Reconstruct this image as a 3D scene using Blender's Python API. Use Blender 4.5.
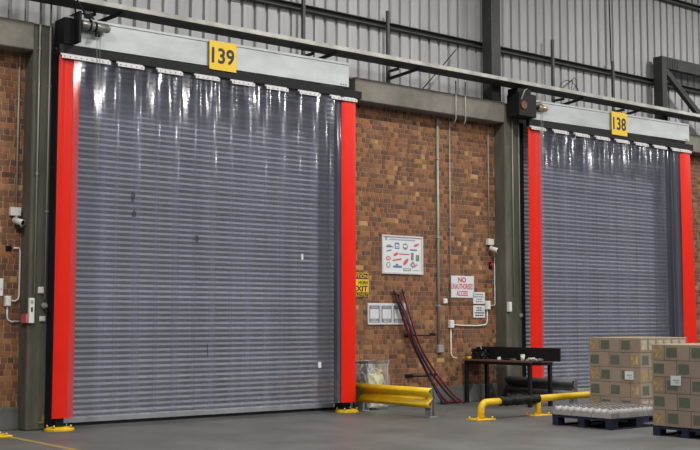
import bpy, bmesh, math, random
from mathutils import Vector, Matrix
random.seed(7)
for o in list(bpy.data.objects): bpy.data.objects.remove(o)
S = bpy.context.scene
COL = S.collection

# ------------------------------------------------------------------ camera, world, lamps, exposure
CAM = Vector((-6.485, -14.262, 1.443))
cd = bpy.data.cameras.new('camera'); cd.sensor_width = 36.0; cd.lens = 36.0*1150/700; cd.clip_end = 200
co = bpy.data.objects.new('camera', cd); COL.objects.link(co); co.location = CAM
yaw, pit = math.radians(51.23), math.radians(4.75)
fwd = Vector((math.cos(yaw)*math.cos(pit), math.sin(yaw)*math.cos(pit), math.sin(pit)))
co.rotation_euler = fwd.to_track_quat('-Z', 'Y').to_euler()
S.camera = co
w = bpy.data.worlds.new('hall_ambient'); S.world = w; w.use_nodes = True
bg = w.node_tree.nodes['Background']; bg.inputs[0].default_value = (0.90, 0.96, 1.0, 1); bg.inputs[1].default_value = 0.11
LAMP_W = 640
for lx in (-5, 5, 15, 27, 39):  # unseen lamps; the farthest row is added for glints on the right curtain
    for ly in (-5, -13, -22):
        ld = bpy.data.lights.new('high_bay_lamp', 'AREA'); ld.shape = 'DISK'; ld.size = 0.9
        ld.energy = LAMP_W; ld.color = (1.0, 0.98, 0.94)
        lo = bpy.data.objects.new('high_bay_lamp', ld); COL.objects.link(lo); lo.location = (lx, ly, 9.6)
S.cycles.transparent_max_bounces = 24
S.view_settings.view_transform = 'Standard'; S.view_settings.look = 'None'
S.view_settings.gamma = 1; S.view_settings.exposure = -0.10; S.view_settings.use_curve_mapping = False

# ------------------------------------------------------------------ materials
def mat(name, col, rough=0.6, metal=0.0, var=0.0, scale=4.0, bump=0.0, bscale=None, rnd=0.0, col2=None, stretch=(1,1,1), spec=0.5, coat=0.0):
    m = bpy.data.materials.new(name); m.use_nodes = True
    nt = m.node_tree; N = nt.nodes; L = nt.links; b = N['Principled BSDF']
    b.inputs['Roughness'].default_value = rough; b.inputs['Metallic'].default_value = metal
    b.inputs['Specular IOR Level'].default_value = spec; b.inputs['Coat Weight'].default_value = coat
    c = (col[0], col[1], col[2], 1); b.inputs['Base Color'].default_value = c
    src = None
    if var or bump or col2:
        tc = N.new('ShaderNodeTexCoord'); mp = N.new('ShaderNodeMapping'); mp.inputs['Scale'].default_value = stretch
        L.new(tc.outputs['Object'], mp.inputs['Vector'])
        nz = N.new('ShaderNodeTexNoise'); nz.inputs['Scale'].default_value = scale; nz.inputs['Detail'].default_value = 6
        nz.inputs['Roughness'].default_value = 0.65
        L.new(mp.outputs[0], nz.inputs['Vector'])
        if var or col2:
            rp = N.new('ShaderNodeValToRGB')
            a = col2 if col2 else tuple(max(0, v*(1-var)) for v in col[:3])
            h = col if col2 else tuple(min(1, v*(1+var)) for v in col[:3])
            rp.color_ramp.elements[0].position = 0.32; rp.color_ramp.elements[1].position = 0.68
            rp.color_ramp.elements[0].color = (*a, 1); rp.color_ramp.elements[1].color = (*h, 1)
            L.new(nz.outputs['Fac'], rp.inputs[0]); src = rp.outputs[0]
        if bump:
            nb = N.new('ShaderNodeTexNoise'); nb.inputs['Scale'].default_value = bscale or scale*5; nb.inputs['Detail'].default_value = 4
            L.new(mp.outputs[0], nb.inputs['Vector'])
            bp = N.new('ShaderNodeBump'); bp.inputs['Strength'].default_value = bump; bp.inputs['Distance'].default_value = 0.02
            L.new(nb.outputs['Fac'], bp.inputs['Height']); L.new(bp.outputs[0], b.inputs['Normal'])
    if rnd:
        oi = N.new('ShaderNodeObjectInfo'); hs = N.new('ShaderNodeHueSaturation')
        ma = N.new('ShaderNodeMapRange'); ma.inputs['To Min'].default_value = 1-rnd; ma.inputs['To Max'].default_value = 1+rnd
        L.new(oi.outputs['Random'], ma.inputs['Value']); L.new(ma.outputs[0], hs.inputs['Value'])
        if src: L.new(src, hs.inputs['Color'])
        else: hs.inputs['Color'].default_value = c
        src = hs.outputs[0]
    if src: L.new(src, b.inputs['Base Color'])
    return m

def film(name, tint, haze_col, haze, rough=0.12, stain=0.0, gloss=1.0, streak=0.0):
    """clear soft plastic: straight-through light, a hazy diffuse share and a fresnel gloss"""
    m = bpy.data.materials.new(name); m.use_nodes = True
    nt = m.node_tree; N = nt.nodes; L = nt.links; N.remove(N['Principled BSDF']); out = N['Material Output']
    tr = N.new('ShaderNodeBsdfTransparent'); tr.inputs[0].default_value = (*tint, 1)
    df = N.new('ShaderNodeBsdfDiffuse'); df.inputs[0].default_value = (*haze_col, 1)
    gl = N.new('ShaderNodeBsdfGlossy'); gl.inputs['Roughness'].default_value = rough
    lw = N.new('ShaderNodeLayerWeight'); lw.inputs['Blend'].default_value = 0.5     # Schlick fresnel, alike on both sides of the sheet
    p5 = N.new('ShaderNodeMath'); p5.operation = 'POWER'; p5.inputs[1].default_value = 5
    fr = N.new('ShaderNodeMath'); fr.operation = 'MULTIPLY_ADD'; fr.inputs[1].default_value = 0.96; fr.inputs[2].default_value = 0.04
    L.new(lw.outputs['Facing'], p5.inputs[0]); L.new(p5.outputs[0], fr.inputs[0])
    m1 = N.new('ShaderNodeMixShader'); m1.inputs[0].default_value = haze
    m2 = N.new('ShaderNodeMixShader')
    L.new(tr.outputs[0], m1.inputs[1]); L.new(df.outputs[0], m1.inputs[2])
    if stain:
        tc = N.new('ShaderNodeTexCoord'); mp = N.new('ShaderNodeMapping'); mp.inputs['Scale'].default_value = (3, 3, 0.35)
        oi = N.new('ShaderNodeObjectInfo'); cm = N.new('ShaderNodeVectorMath'); cm.operation = 'ADD'
        ml = N.new('ShaderNodeMath'); ml.operation = 'MULTIPLY'; ml.inputs[1].default_value = 40
        L.new(oi.outputs['Random'], ml.inputs[0]); L.new(tc.outputs['Object'], cm.inputs[0]); L.new(ml.outputs[0], cm.inputs[1])
        L.new(cm.outputs[0], mp.inputs[0])
        nz = N.new('ShaderNodeTexNoise'); nz.inputs['Scale'].default_value = 1.6; nz.inputs['Detail'].default_value = 5
        L.new(mp.outputs[0], nz.inputs['Vector'])
        mr = N.new('ShaderNodeMapRange'); mr.inputs['From Min'].default_value = 0.35; mr.inputs['From Max'].default_value = 0.8
        mr.inputs['To Min'].default_value = haze*0.75; mr.inputs['To Max'].default_value = haze + stain
        L.new(nz.outputs['Fac'], mr.inputs['Value']); L.new(mr.outputs[0], m1.inputs[0])
        nb = N.new('ShaderNodeTexNoise'); nb.inputs['Scale'].default_value = 5; nb.inputs['Detail'].default_value = 2
        L.new(mp.outputs[0], nb.inputs['Vector'])
        bp = N.new('ShaderNodeBump'); bp.inputs['Strength'].default_value = 0.05; bp.inputs['Distance'].default_value = 0.03
        L.new(nb.outputs['Fac'], bp.inputs['Height']); L.new(bp.outputs[0], gl.inputs['Normal'])
    mg = N.new('ShaderNodeMath'); mg.operation = 'MULTIPLY'; mg.inputs[1].default_value = gloss
    L.new(fr.outputs[0], mg.inputs[0]); L.new(mg.outputs[0], m2.inputs[0])
    L.new(m1.outputs[0], m2.inputs[1]); L.new(gl.outputs[0], m2.inputs[2]); L.new(m2.outputs[0], out.inputs[0])
    return m

M = {}
M['floor'] = mat('floor_concrete', (0.112, 0.112, 0.108), 0.5, var=0.28, scale=0.9, bump=0.12, bscale=40)
M['concrete'] = mat('column_concrete', (0.14, 0.13, 0.098), 0.85, col2=(0.06, 0.058, 0.044), scale=2.2, stretch=(1.5, 1.5, .35), bump=0.3, bscale=25)
M['beam'] = mat('beam_concrete', (0.23, 0.21, 0.18), 0.85, col2=(0.13, 0.12, 0.10), scale=1.8, bump=0.25, bscale=25)
M['plinth'] = mat('plinth_concrete', (0.12, 0.12, 0.11), 0.85, var=0.3, scale=3, bump=0.3, bscale=20)
M['mortar'] = mat('mortar', (0.37, 0.225, 0.125), 0.9, var=0.2, scale=6)
BR = [(0.27,0.125,0.055), (0.22,0.09,0.042), (0.155,0.068,0.038), (0.12,0.056,0.036), (0.33,0.16,0.068), (0.44,0.26,0.10), (0.31,0.12,0.052), (0.18,0.08,0.044)]
BW = [5, 5, 5, 4, 2.6, 0.45, 3, 5]
for i, c in enumerate(BR): M['brick%d' % i] = mat('brick_tone_%d' % i, c, 0.8, var=0.25, scale=9, bump=0.2, bscale=60, rnd=0.15)
M['clad'] = mat('cladding_sheet', (0.37, 0.37, 0.375), 0.6, metal=0.1, var=0.18, scale=1.2, stretch=(3, 3, .3), rnd=0.06)
M['steel'] = mat('painted_dark_steel', (0.03, 0.032, 0.031), 0.6, var=0.3, scale=5)
M['girt'] = mat('girt_steel', (0.065, 0.066, 0.063), 0.6, var=0.25, scale=5)
M['tray'] = mat('tray_steel', (0.42, 0.41, 0.37), 0.6, metal=0.1, var=0.3, scale=3)
M['galv'] = mat('galvanised_sheet', (0.45, 0.475, 0.475), 0.45, metal=0.2, var=0.16, scale=2.2, stretch=(.6, 1, 1.6))
M['black'] = mat('black_steel', (0.009, 0.009, 0.010), 0.6, spec=0.25, var=0.3, scale=6)
M['slat'] = mat('shutter_slat', (0.285, 0.29, 0.31), 0.5, metal=0.05, var=0.14, scale=1.5, rnd=0.14)
M['barlip'] = mat('shutter_bottom_bar', (0.42, 0.43, 0.44), 0.45, metal=0.3, var=0.15, scale=3)
M['dark'] = mat('dark_interior', (0.01, 0.01, 0.01), 0.9)
M['red'] = mat('red_pvc', (0.76, 0.018, 0.007), 0.30, var=0.05, scale=2, spec=0.28, bump=0.05, bscale=3)
M['clear'] = film('clear_pvc', (0.965, 0.965, 0.985), (0.46, 0.47, 0.60), 0.042, 0.085, stain=0.035, gloss=0.95)
M['plate'] = mat('hanging_plate', (0.62, 0.60, 0.60), 0.4, metal=0.2, var=0.1)
M['hole'] = mat('plate_bolt', (0.08, 0.07, 0.07), 0.5)
M['yellow'] = mat('yellow_paint', (0.74, 0.47, 0.006), 0.42, var=0.12, scale=5)
M['ysign'] = mat('yellow_sign', (0.80, 0.52, 0.02), 0.45, var=0.03)
M['ink'] = mat('black_ink', (0.01, 0.01, 0.01), 0.5)
M['white'] = mat('white_plastic', (0.72, 0.72, 0.68), 0.4)
M['signw'] = mat('white_sign', (0.68, 0.69, 0.70), 0.4)
M['rink'] = mat('red_ink', (0.50, 0.015, 0.05), 0.5)
M['greyp'] = mat('grey_plastic', (0.30, 0.30, 0.28), 0.5)
M['conduit'] = mat('grey_conduit', (0.34, 0.335, 0.30), 0.45, metal=0.2)
M['maroon'] = mat('maroon_hose', (0.12, 0.008, 0.014), 0.42, var=0.2)
M['maroon2'] = mat('dark_maroon_hose', (0.06, 0.012, 0.03), 0.38, var=0.2)
M['navy'] = mat('navy_hose', (0.012, 0.012, 0.03), 0.4)
M['carton'] = mat('carton_board', (0.345, 0.26, 0.185), 0.75, var=0.08, scale=3, rnd=0.10)
M['green'] = mat('green_print', (0.10, 0.125, 0.075), 0.7, var=0.15, scale=20)
M['art'] = mat('yellow_art_print', (0.60, 0.47, 0.17), 0.7, col2=(0.28, 0.13, 0.06), scale=26)
M['palew'] = mat('pale_print', (0.72, 0.68, 0.55), 0.7, col2=(0.38, 0.30, 0.15), scale=18)
M['blue'] = mat('blue_pallet_wood', (0.009, 0.014, 0.038), 0.7, var=0.3, scale=8, stretch=(1, 1, 1))
M['tan'] = mat('tape_tan', (0.48, 0.36, 0.22), 0.4)
M['film'] = film('stretch_film', (0.97, 0.97, 0.97), (0.8, 0.8, 0.8), 0.03, 0.18, gloss=0.9, stain=0.03)
M['can'] = mat('tin_can', (0.50, 0.49, 0.48), 0.55, metal=0.1)
M['lid'] = mat('dark_lid', (0.07, 0.035, 0.03), 0.6)
M['tray_card'] = mat('grey_card', (0.45, 0.42, 0.40), 0.7, var=0.15, scale=10)
M['bag'] = film('bin_bag_film', (0.95, 0.95, 0.94), (0.92, 0.92, 0.88), 0.16, 0.2, gloss=1.0)
M['wrapf'] = film('shrink_wrap', (0.98, 0.98, 0.98), (0.8, 0.8, 0.8), 0.05, 0.16, gloss=0.9, stain=0.05)
M['paper'] = mat('crumpled_paper', (0.80, 0.77, 0.45), 0.7, var=0.2, scale=9)
M['wood'] = mat('brown_board', (0.12, 0.06, 0.045), 0.6, var=0.3, scale=6, stretch=(4, .5, 1))
M['gbarrier'] = mat('grey_barrier_steel', (0.085, 0.088, 0.09), 0.5, metal=0.3, var=0.3, scale=4)
M['gpost'] = mat('galvanised_post', (0.26, 0.27, 0.28), 0.5, metal=0.2, var=0.2, scale=6)
M['motor'] = mat('motor_grey', (0.28, 0.27, 0.25), 0.35, metal=0.5, var=0.25, scale=12)
M['rust'] = mat('rusty_disc', (0.16, 0.075, 0.03), 0.7, var=0.35, scale=14)
M['brass'] = mat('brass_fitting', (0.45, 0.36, 0.20), 0.35, metal=0.6)
M['chain'] = mat('chain_steel', (0.22, 0.26, 0.23), 0.4, metal=0.4)
M['redlamp'] = mat('red_lens', (0.45, 0.03, 0.01), 0.2, coat=0.5)
M['glass'] = mat('dark_lens', (0.01, 0.01, 0.012), 0.1)
M['yline'] = mat('yellow_floor_paint', (0.42, 0.27, 0.04), 0.6, col2=(0.24, 0.19, 0.09), scale=9)
M['logo_b'] = mat('blue_print', (0.10, 0.14, 0.36), 0.5)
M['logo_r'] = mat('red_print', (0.55, 0.12, 0.13), 0.5)
M['logo_g'] = mat('green_logo_print', (0.10, 0.28, 0.16), 0.5)
M['logo_k'] = mat('grey_print', (0.20, 0.20, 0.22), 0.5)
M['logo_o'] = mat('pale_blue_print', (0.30, 0.36, 0.46), 0.5)
M['smudge'] = film('dark_smudge', (0.78, 0.78, 0.8), (0.04, 0.04, 0.045), 0.16, 0.5, gloss=0.3)

# ------------------------------------------------------------------ mesh helpers
WL = {}
class MB:
    def __init__(s): s.v = []; s.f = []; s.sm = []
    def quad(s, a, b, c, d, smooth=False):
        n = len(s.v); s.v += [Vector(p) for p in (a, b, c, d)]; s.f.append((n, n+1, n+2, n+3)); s.sm.append(smooth); return s
    def poly(s, pts, smooth=False):
        n = len(s.v); s.v += [Vector(p) for p in pts]; s.f.append(tuple(range(n, n+len(pts)))); s.sm.append(smooth); return s
    def box(s, x0, x1, y0, y1, z0, z1):
        n = len(s.v)
        s.v += [Vector(p) for p in ((x0,y0,z0),(x1,y0,z0),(x1,y1,z0),(x0,y1,z0),(x0,y0,z1),(x1,y0,z1),(x1,y1,z1),(x0,y1,z1))]
        for q in ((0,3,2,1),(4,5,6,7),(0,1,5,4),(1,2,6,5),(2,3,7,6),(3,0,4,7)):
            s.f.append(tuple(n+i for i in q)); s.sm.append(False)
        return s
    def cbox(s, x0, x1, y0, y1, z0, z1, c):
        """box with chamfered edges"""
        bm = bmesh.new(); bmesh.ops.create_cube(bm, size=1)
        for v in bm.verts: v.co = Vector(((x0+x1)/2+v.co.x*(x1-x0), (y0+y1)/2+v.co.y*(y1-y0), (z0+z1)/2+v.co.z*(z1-z0)))
        bmesh.ops.bevel(bm, geom=list(bm.edges), offset=c, segments=1, affect='EDGES')
        return s.bm(bm)
    def bm(s, bm, smooth=False):
        n = len(s.v); bm.verts.ensure_lookup_table()
        s.v += [v.co.copy() for v in bm.verts]
        for f in bm.faces: s.f.append(tuple(n+v.index for v in f.verts)); s.sm.append(smooth)
        bm.free(); return s
    def bar(s, a, b, wx, wz, up=(0,0,1)):
        """square bar from a to b"""
        a, b = Vector(a), Vector(b); d = (b-a).normalized(); u = Vector(up)
        r = d.cross(u); r = r.normalized() if r.length > 1e-4 else Vector((1,0,0)); u = r.cross(d)
        n = len(s.v)
        for p in (a, b):
            for i, j in ((-1,-1),(1,-1),(1,1),(-1,1)): s.v.append(p + r*i*wx/2 + u*j*wz/2)
        for q in ((0,3,2,1),(4,5,6,7),(0,1,5,4),(1,2,6,5),(2,3,7,6),(3,0,4,7)):
            s.f.append(tuple(n+i for i in q)); s.sm.append(False)
        return s
    def tube(s, pts, r, seg=10, caps=True):
        pts = [Vector(p) for p in pts]; n0 = len(s.v); k = len(pts); prev = None
        rr = r if isinstance(r, (list, tuple)) else [r]*k
        for i, p in enumerate(pts):
            d = (pts[min(i+1, k-1)] - pts[max(i-1, 0)]).normalized()
            if prev is None:
                u = Vector((0,0,1)) if abs(d.z) < 0.9 else Vector((0,1,0))
                u = (u - d*u.dot(d)).normalized()
            else:
                u = (prev - d*prev.dot(d)).normalized()
            prev = u; v = d.cross(u)
            for j in range(seg):
                a = 2*math.pi*j/seg; s.v.append(p + u*math.cos(a)*rr[i] + v*math.sin(a)*rr[i])
        for i in range(k-1):
            for j in range(seg):
                a, b = n0+i*seg+j, n0+i*seg+(j+1) % seg
                s.f.append((a, b, b+seg, a+seg)); s.sm.append(True)
        if caps:
            s.f.append(tuple(n0+j for j in reversed(range(seg)))); s.sm.append(False)
            s.f.append(tuple(n0+(k-1)*seg+j for j in range(seg))); s.sm.append(False)
        return s
    def prism_x(s, prof, x0, x1, caps=True, smooth=False, closed=True):
        """profile of (y,z) extruded along x"""
        n = len(s.v); k = len(prof)
        for x in (x0, x1):
            for (y, z) in prof: s.v.append(Vector((x, y, z)))
        for i in range(k if closed else k-1):
            j = (i+1) % k; s.f.append((n+i, n+j, n+k+j, n+k+i)); s.sm.append(smooth)
        if caps and closed:
            s.f.append(tuple(n+i for i in reversed(range(k)))); s.sm.append(False)
            s.f.append(tuple(n+k+i for i in range(k))); s.sm.append(False)
        return s
    def prism_y(s, prof, y0, y1):
        n = len(s.v); k = len(prof)
        for y in (y0, y1):
            for (x, z) in prof: s.v.append(Vector((x, y, z)))
        for i in range(k):
            j = (i+1) % k; s.f.append((n+i, n+j, n+k+j, n+k+i)); s.sm.append(False)
        s.f.append(tuple(n+i for i in reversed(range(k)))); s.sm.append(False)
        s.f.append(tuple(n+k+i for i in range(k))); s.sm.append(False)
        return s
    def mesh(s, name, m, off=Vector((0,0,0)), recalc=True):
        me = bpy.data.meshes.new(name); me.from_pydata([tuple(v-off) for v in s.v], [], s.f)
        me.polygons.foreach_set('use_smooth', s.sm); me.materials.append(m)
        if not recalc: me.update(); return me
        bm = bmesh.new(); bm.from_mesh(me); bmesh.ops.recalc_face_normals(bm, faces=bm.faces); bm.to_mesh(me); bm.free()
        me.update(); return me
    def build(s, name, m, parent=None, label=None, cat=None, group=None, kind=None):
        if parent: off = WL[parent.name]
        else:
            xs = [v.x for v in s.v]; ys = [v.y for v in s.v]; zs = [v.z for v in s.v]
            off = Vector(((min(xs)+max(xs))/2, (min(ys)+max(ys))/2, min(zs)))
        o = bpy.data.objects.new(name, s.mesh(name, m, off)); COL.objects.link(o)
        if parent: o.parent = parent; WL[o.name] = off
        else: o.location = off; WL[o.name] = off.copy()
        return tag(o, label, cat, group, kind)
def tag(o, label=None, cat=None, group=None, kind=None):
    for k, v in (('label', label), ('category', cat), ('group', group), ('kind', kind)):
        if v: o[k] = v
    return o
def thing(name, loc, label, cat, group=None, kind=None):
    o = bpy.data.objects.new(name, None); COL.objects.link(o); o.location = loc; o.empty_display_size = 0.1
    WL[o.name] = Vector(loc); return tag(o, label, cat, group, kind)
def inst(name, me, parent, world):
    o = bpy.data.objects.new(name, me); COL.objects.link(o); o.parent = parent
    o.location = Vector(world) - WL[parent.name]; return o
def disc_y(x, y, z, r, t=0.01, seg=14):
    return [(x+r*math.cos(2*math.pi*i/seg), z+r*math.sin(2*math.pi*i/seg)) for i in range(seg)]
def text(name, body, x0, x1, z0, z1, y, m, parent, depth=0.0015, bold=0.0):
    """lettering laid flat on a vertical face that looks towards -y, fitted into x0..x1, z0..z1"""
    cu = bpy.data.curves.new(name, 'FONT'); cu.body = body; cu.offset = bold; cu.resolution_u = 3
    ob = bpy.data.objects.new(name, cu); COL.objects.link(ob)
    dg = bpy.context.evaluated_depsgraph_get(); me = bpy.data.meshes.new_from_object(ob.evaluated_get(dg))
    bpy.data.objects.remove(ob)
    xs = [v.co.x for v in me.vertices]; ys = [v.co.y for v in me.vertices]
    ax, bx_, ay, by = min(xs), max(xs), min(ys), max(ys); off = WL[parent.name]
    for v in me.vertices:
        v.co = Vector((x0+(v.co.x-ax)/(bx_-ax)*(x1-x0), y, z0+(v.co.y-ay)/(by-ay)*(z1-z0))) - off
    me.materials.clear(); me.materials.append(m); me.name = name
    o = bpy.data.objects.new(name, me); COL.objects.link(o); o.parent = parent; return o
def arc(cx, cz, r, a0, a1, n, y):
    return [(cx+r*math.cos(math.radians(a0+(a1-a0)*i/n)), y, cz+r*math.sin(math.radians(a0+(a1-a0)*i/n))) for i in range(n+1)]

# ------------------------------------------------------------------ the setting
MB().box(-14, 34, -26, 1.3, -0.2, 0).build('floor', M['floor'], kind='structure', label='grey concrete warehouse floor with faint stains')
YB = 0.55                        # face of the brickwork
def brick_wall(name, x0, x1, z0, z1, label, x_near):
    wl = MB().box(x0, x1, YB+0.0035, YB+0.24, z0, z1).build(name, M['mortar'], kind='structure', label=label)
    ch = 0.0825; items = []; r = 0; z = z0
    while z + ch <= z1 + 1e-6:
        x = x0 - random.random()*0.1
        while x < x1:
            L = 0.192 if random.random() < 0.17 else 0.092
            a, b = max(x, x0)+0.0080, min(x+L, x1)-0.0080
            if b - a > 0.02: items.append((a, b, z+0.006, z+ch-0.006, random.choices(range(len(BR)), BW)[0]))
            x += L
        z += ch
    def key(it):
        cx = (it[0]+it[1])/2; d = (Vector((cx, YB, it[2]))-CAM).length
        vis = 0 if x_near(it) else 1
        return (vis, -(it[1]-it[0])/d**2)
    items.sort(key=key)
    cache = {}; rest = {}
    for i, (a, b, za, zb, c) in enumerate(items):
        p = random.choice((0.0, 0.002, 0.004))
        if i < 300:
            L = round(b-a, 3); k = (L, c)
            if k not in cache: cache[k] = MB().box(-L/2, L/2, -0.004, 0.02, 0, zb-za).mesh('brick', M['brick%d' % c])
            inst('brick', cache[k], wl, ((a+b)/2, YB-p*0.5+0.002, za))
        else:
            rest.setdefault(c, MB()).box(a, b, YB-0.002-p*0.5, YB+0.02, za, zb)
    if rest:   # the smaller bricks joined into one part
        mb = MB(); me_f = []; names = sorted(rest)
        for ci, c in enumerate(names):
            n = len(mb.v); mb.v += rest[c].v
            mb.f += [tuple(n+i for i in f) for f in rest[c].f]; mb.sm += rest[c].sm; me_f += [ci]*len(rest[c].f)
        o = mb.build('small_bricks', M['brick%d' % names[0]], wl, kind='stuff')
        for c in names[1:]: o.data.materials.append(M['brick%d' % c])
        o.data.polygons.foreach_set('material_index', me_f)
    return wl
ZP, ZT = 0.30, 5.10
brick_wall('wall_left', -2.6, -0.25, ZP, ZT, 'brown brick wall left of the shutter numbered 139', lambda it: it[1] > -0.80)
brick_wall('wall_center', 5.30, 8.84, ZP, ZT, 'brown brick wall between the two shutters', lambda it: it[1] > 5.5)
brick_wall('wall_right', 14.40, 17.4, ZP, ZT, 'brown brick wall right of the shutter numbered 138', lambda it: it[1] < 15.9)
for n, (a, b) in enumerate(((-2.6, -0.25), (5.30, 8.84), (14.4, 17.4))):
    MB().cbox(a, b, YB-0.03, YB+0.24, 0, ZP, 0.008).build('baseboard_' + ('left', 'center', 'right')[n], M['plinth'], kind='structure', label='grey concrete plinth under the %s brick wall' % ('left', 'middle', 'right')[n])
# concrete columns and beams
for (a, b, lab) in ((-0.265, 0.01, 'stained concrete column left of the shutter numbered 139'), (8.84, 9.25, 'stained concrete column left of the shutter numbered 138')):
    c = MB().cbox(a, b, 0.28, 0.80, 0, 5.44, 0.015).build('concrete_column', M['concrete'], kind='structure', label=lab)
for (a, b, lab) in ((-2.6, -0.265, 'concrete beam over the left brick wall'), (5.30, 8.84, 'concrete beam over the middle brick wall'), (14.4, 17.4, 'concrete beam over the right brick wall')):
    MB().cbox(a, b, 0.27, 0.80, 5.07, 5.45, 0.012).build('concrete_beam', M['beam'], kind='structure', label=lab)
for (a, b, lab) in ((0.01, 5.30, 'concrete lintel behind the housing numbered 139'), (9.25, 14.4, 'concrete lintel behind the housing numbered 138')):
    MB().box(a, b, 0.70, 0.85, 5.10, 5.45).build('lintel', M['beam'], kind='structure', label=lab)
# cladding: separate trapezoid sheets
RP = 0.235; CY = 0.615
cl = thing('wall_upper', (7, CY, 5.42), 'grey ribbed sheet metal cladding above the brickwork', None, kind='structure')
def sheet_mesh():
    p = []; d = 0.045
    for k in range(3):
        x = k*RP
        p += [(x, 0), (x+0.160, 0), (x+0.170, d), (x+0.212, d), (x+0.222, 0)]
    p += [(3*RP+0.012, 0)]
    mb = MB()
    for i in range(len(p)-1):
        (xa, ya), (xb, yb) = p[i], p[i+1]
        mb.quad((xa, ya, 0), (xb, yb, 0), (xb, yb, 4.6), (xa, ya, 4.6))
    for i in range(len(p)-1):
        (xa, ya), (xb, yb) = p[i], p[i+1]
        mb.quad((xa, ya+0.003, 0), (xa, ya+0.003, 4.6), (xb, yb+0.003, 4.6), (xb, yb+0.003, 0))
    me = bpy.data.meshes.new('cladding_sheet'); me.from_pydata([tuple(v) for v in mb.v], [], mb.f); me.materials.append(M['clad']); me.update(); return me
sm_ = sheet_mesh()
for i in range(30): inst('cladding_sheet', sm_, cl, (-2.8+0.02+i*3*RP, CY-(i % 2)*0.004, 5.42))
def girt(z, lab):
    pr = [(0.50, z), (0.60, z), (0.60, z+0.10), (0.50, z+0.10), (0.50, z+0.088), (0.585, z+0.088), (0.585, z+0.012), (0.50, z+0.012)]
    MB().prism_x(pr, -2.8, 18.3).build('girt', M['girt'], kind='structure', label=lab)
girt(6.47, 'lower horizontal steel rail crossing the ribbed cladding'); girt(8.36, 'upper horizontal steel rail crossing the ribbed cladding')
def ibeam(x0, x1, y0, y1, z0, z1, t, lab, m=None):
    mb = MB().box(x0, x1, y0, y0+t, z0, z1).box(x0, x1, y1-t, y1, z0, z1).box((x0+x1)/2-t/2, (x0+x1)/2+t/2, y0+t, y1-t, z0, z1)
    return mb.build('steel_column', m or M['steel'], kind='structure', label=lab)
MB().box(8.50, 8.74, 0.26, 0.275, 5.45, 10).box(8.50, 8.74, 0.48, 0.495, 5.45, 10).box(8.50, 8.515, 0.275, 0.48, 5.45, 10).build('steel_column', M['steel'], kind='structure', label='tall dark steel column standing on the middle concrete beam')
# frame at the right: short post, top rail and diagonal
fr = thing('steel_frame', (13.72, 0.37, 5.45), 'dark steel frame with a diagonal brace above the right shutter', 'steel frame')
MB().box(13.63, 13.79, 0.26, 0.275, 5.6, 7.02).box(13.63, 13.645, 0.275, 0.47, 5.6, 7.02).box(13.63, 13.79, 0.47, 0.485, 5.6, 7.02).build('post', M['steel'], fr)
tr = MB().box(13.79, 17.2, 0.262, 0.274, 6.78, 7.02).box(13.79, 17.2, 0.274, 0.40, 6.78, 6.79).box(13.79, 17.2, 0.274, 0.40, 7.01, 7.02).build('top_rail', M['steel'], fr)
for k in range(5): MB().box(13.83+k*0.085, 13.845+k*0.085, 0.25, 0.262, 6.79, 7.01).build('stiffener', M['girt'], fr)
MB().bar((13.80, 0.32, 6.74), (15.6, 0.32, 5.50), 0.10, 0.12).build('diagonal_brace', M['steel'], fr)

# cable tray along the wall, on brackets and hangers
ty0, ty1, tz = -0.14, 0.24, 5.725
ct = thing('cable_tray', (7, 0.05, tz), 'long grey steel cable tray running above both door housings', 'cable tray')
MB().box(-2.6, 17.4, ty0, ty0+0.006, tz+0.005, tz+0.07).box(-2.6, 17.4, ty0+0.006, ty0+0.03, tz+0.064, tz+0.07).build('front_lip', M['tray'], ct)
MB().box(-2.6, 17.4, ty0+0.006, ty1, tz, tz+0.006).build('tray_base', M['steel'], ct)  # darker steel than the lips: underside shade put into the colour
MB().box(-2.6, 17.4, ty1-0.006, ty1, tz+0.006, tz+0.07).build('back_lip', M['tray'], ct)
for hx, top in ((0.55, 6.6), (4.35, 7.4), (6.15, 6.75), (10.38, 6.9), (12.22, 6.74)):
    MB().box(hx, hx+0.05, 0.44, 0.447, tz-0.25, top).box(hx, hx+0.006, 0.447, 0.49, tz-0.25, top).build('hanger', M['girt'], ct)
    MB().bar((hx+0.03, 0.44, tz-0.16), (hx+0.32, -0.05, tz-0.02), 0.03, 0.05).build('bracket', M['steel'], ct)
    MB().bar((hx+0.03, 0.44, tz-0.03), (hx+0.03, 0.20, tz-0.03), 0.04, 0.04).build('bracket', M['steel'], ct)
MB().tube([(6.90, 0.40, 5.46), (7.40, 0.40, 5.95), (7.75, 0.42, 6.30)], 0.010, 6).build('cable', M['black'], label='thin dark cable slanting up the cladding above the middle beam', cat='cable')
MB().tube([(12.28, 0.55, 9.9), (12.28, 0.55, 8.0), (12.28, 0.53, 6.72)], 0.014, 6).build('cable', M['black'], label='dark cable running straight down the cladding above the number 138', cat='cable')
for k in range(4):   # loose wire tangle over the tray
    pts = []
    for i in range(14):
        t = i/13; pts.append((10.15+0.75*t+0.08*math.sin(5*t+k*2.1), 0.12+0.1*math.sin(7*t+k), 5.80+0.30*math.sin(math.pi*t)*(0.5+0.5*math.sin(2.2*k+6*t))+0.02))
    MB().tube(pts, 0.006, 5).build('loose_wire', M['black'], label=('thin dark wire arching highest in the loose tangle on the cable tray', 'thin dark wire with a low loop in the tangle on the cable tray', 'thin dark wire at the front of the tangle on the cable tray', 'thin dark wire at the back of the tangle on the cable tray')[k], cat='wire', group='tangled wires on the cable tray')

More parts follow.
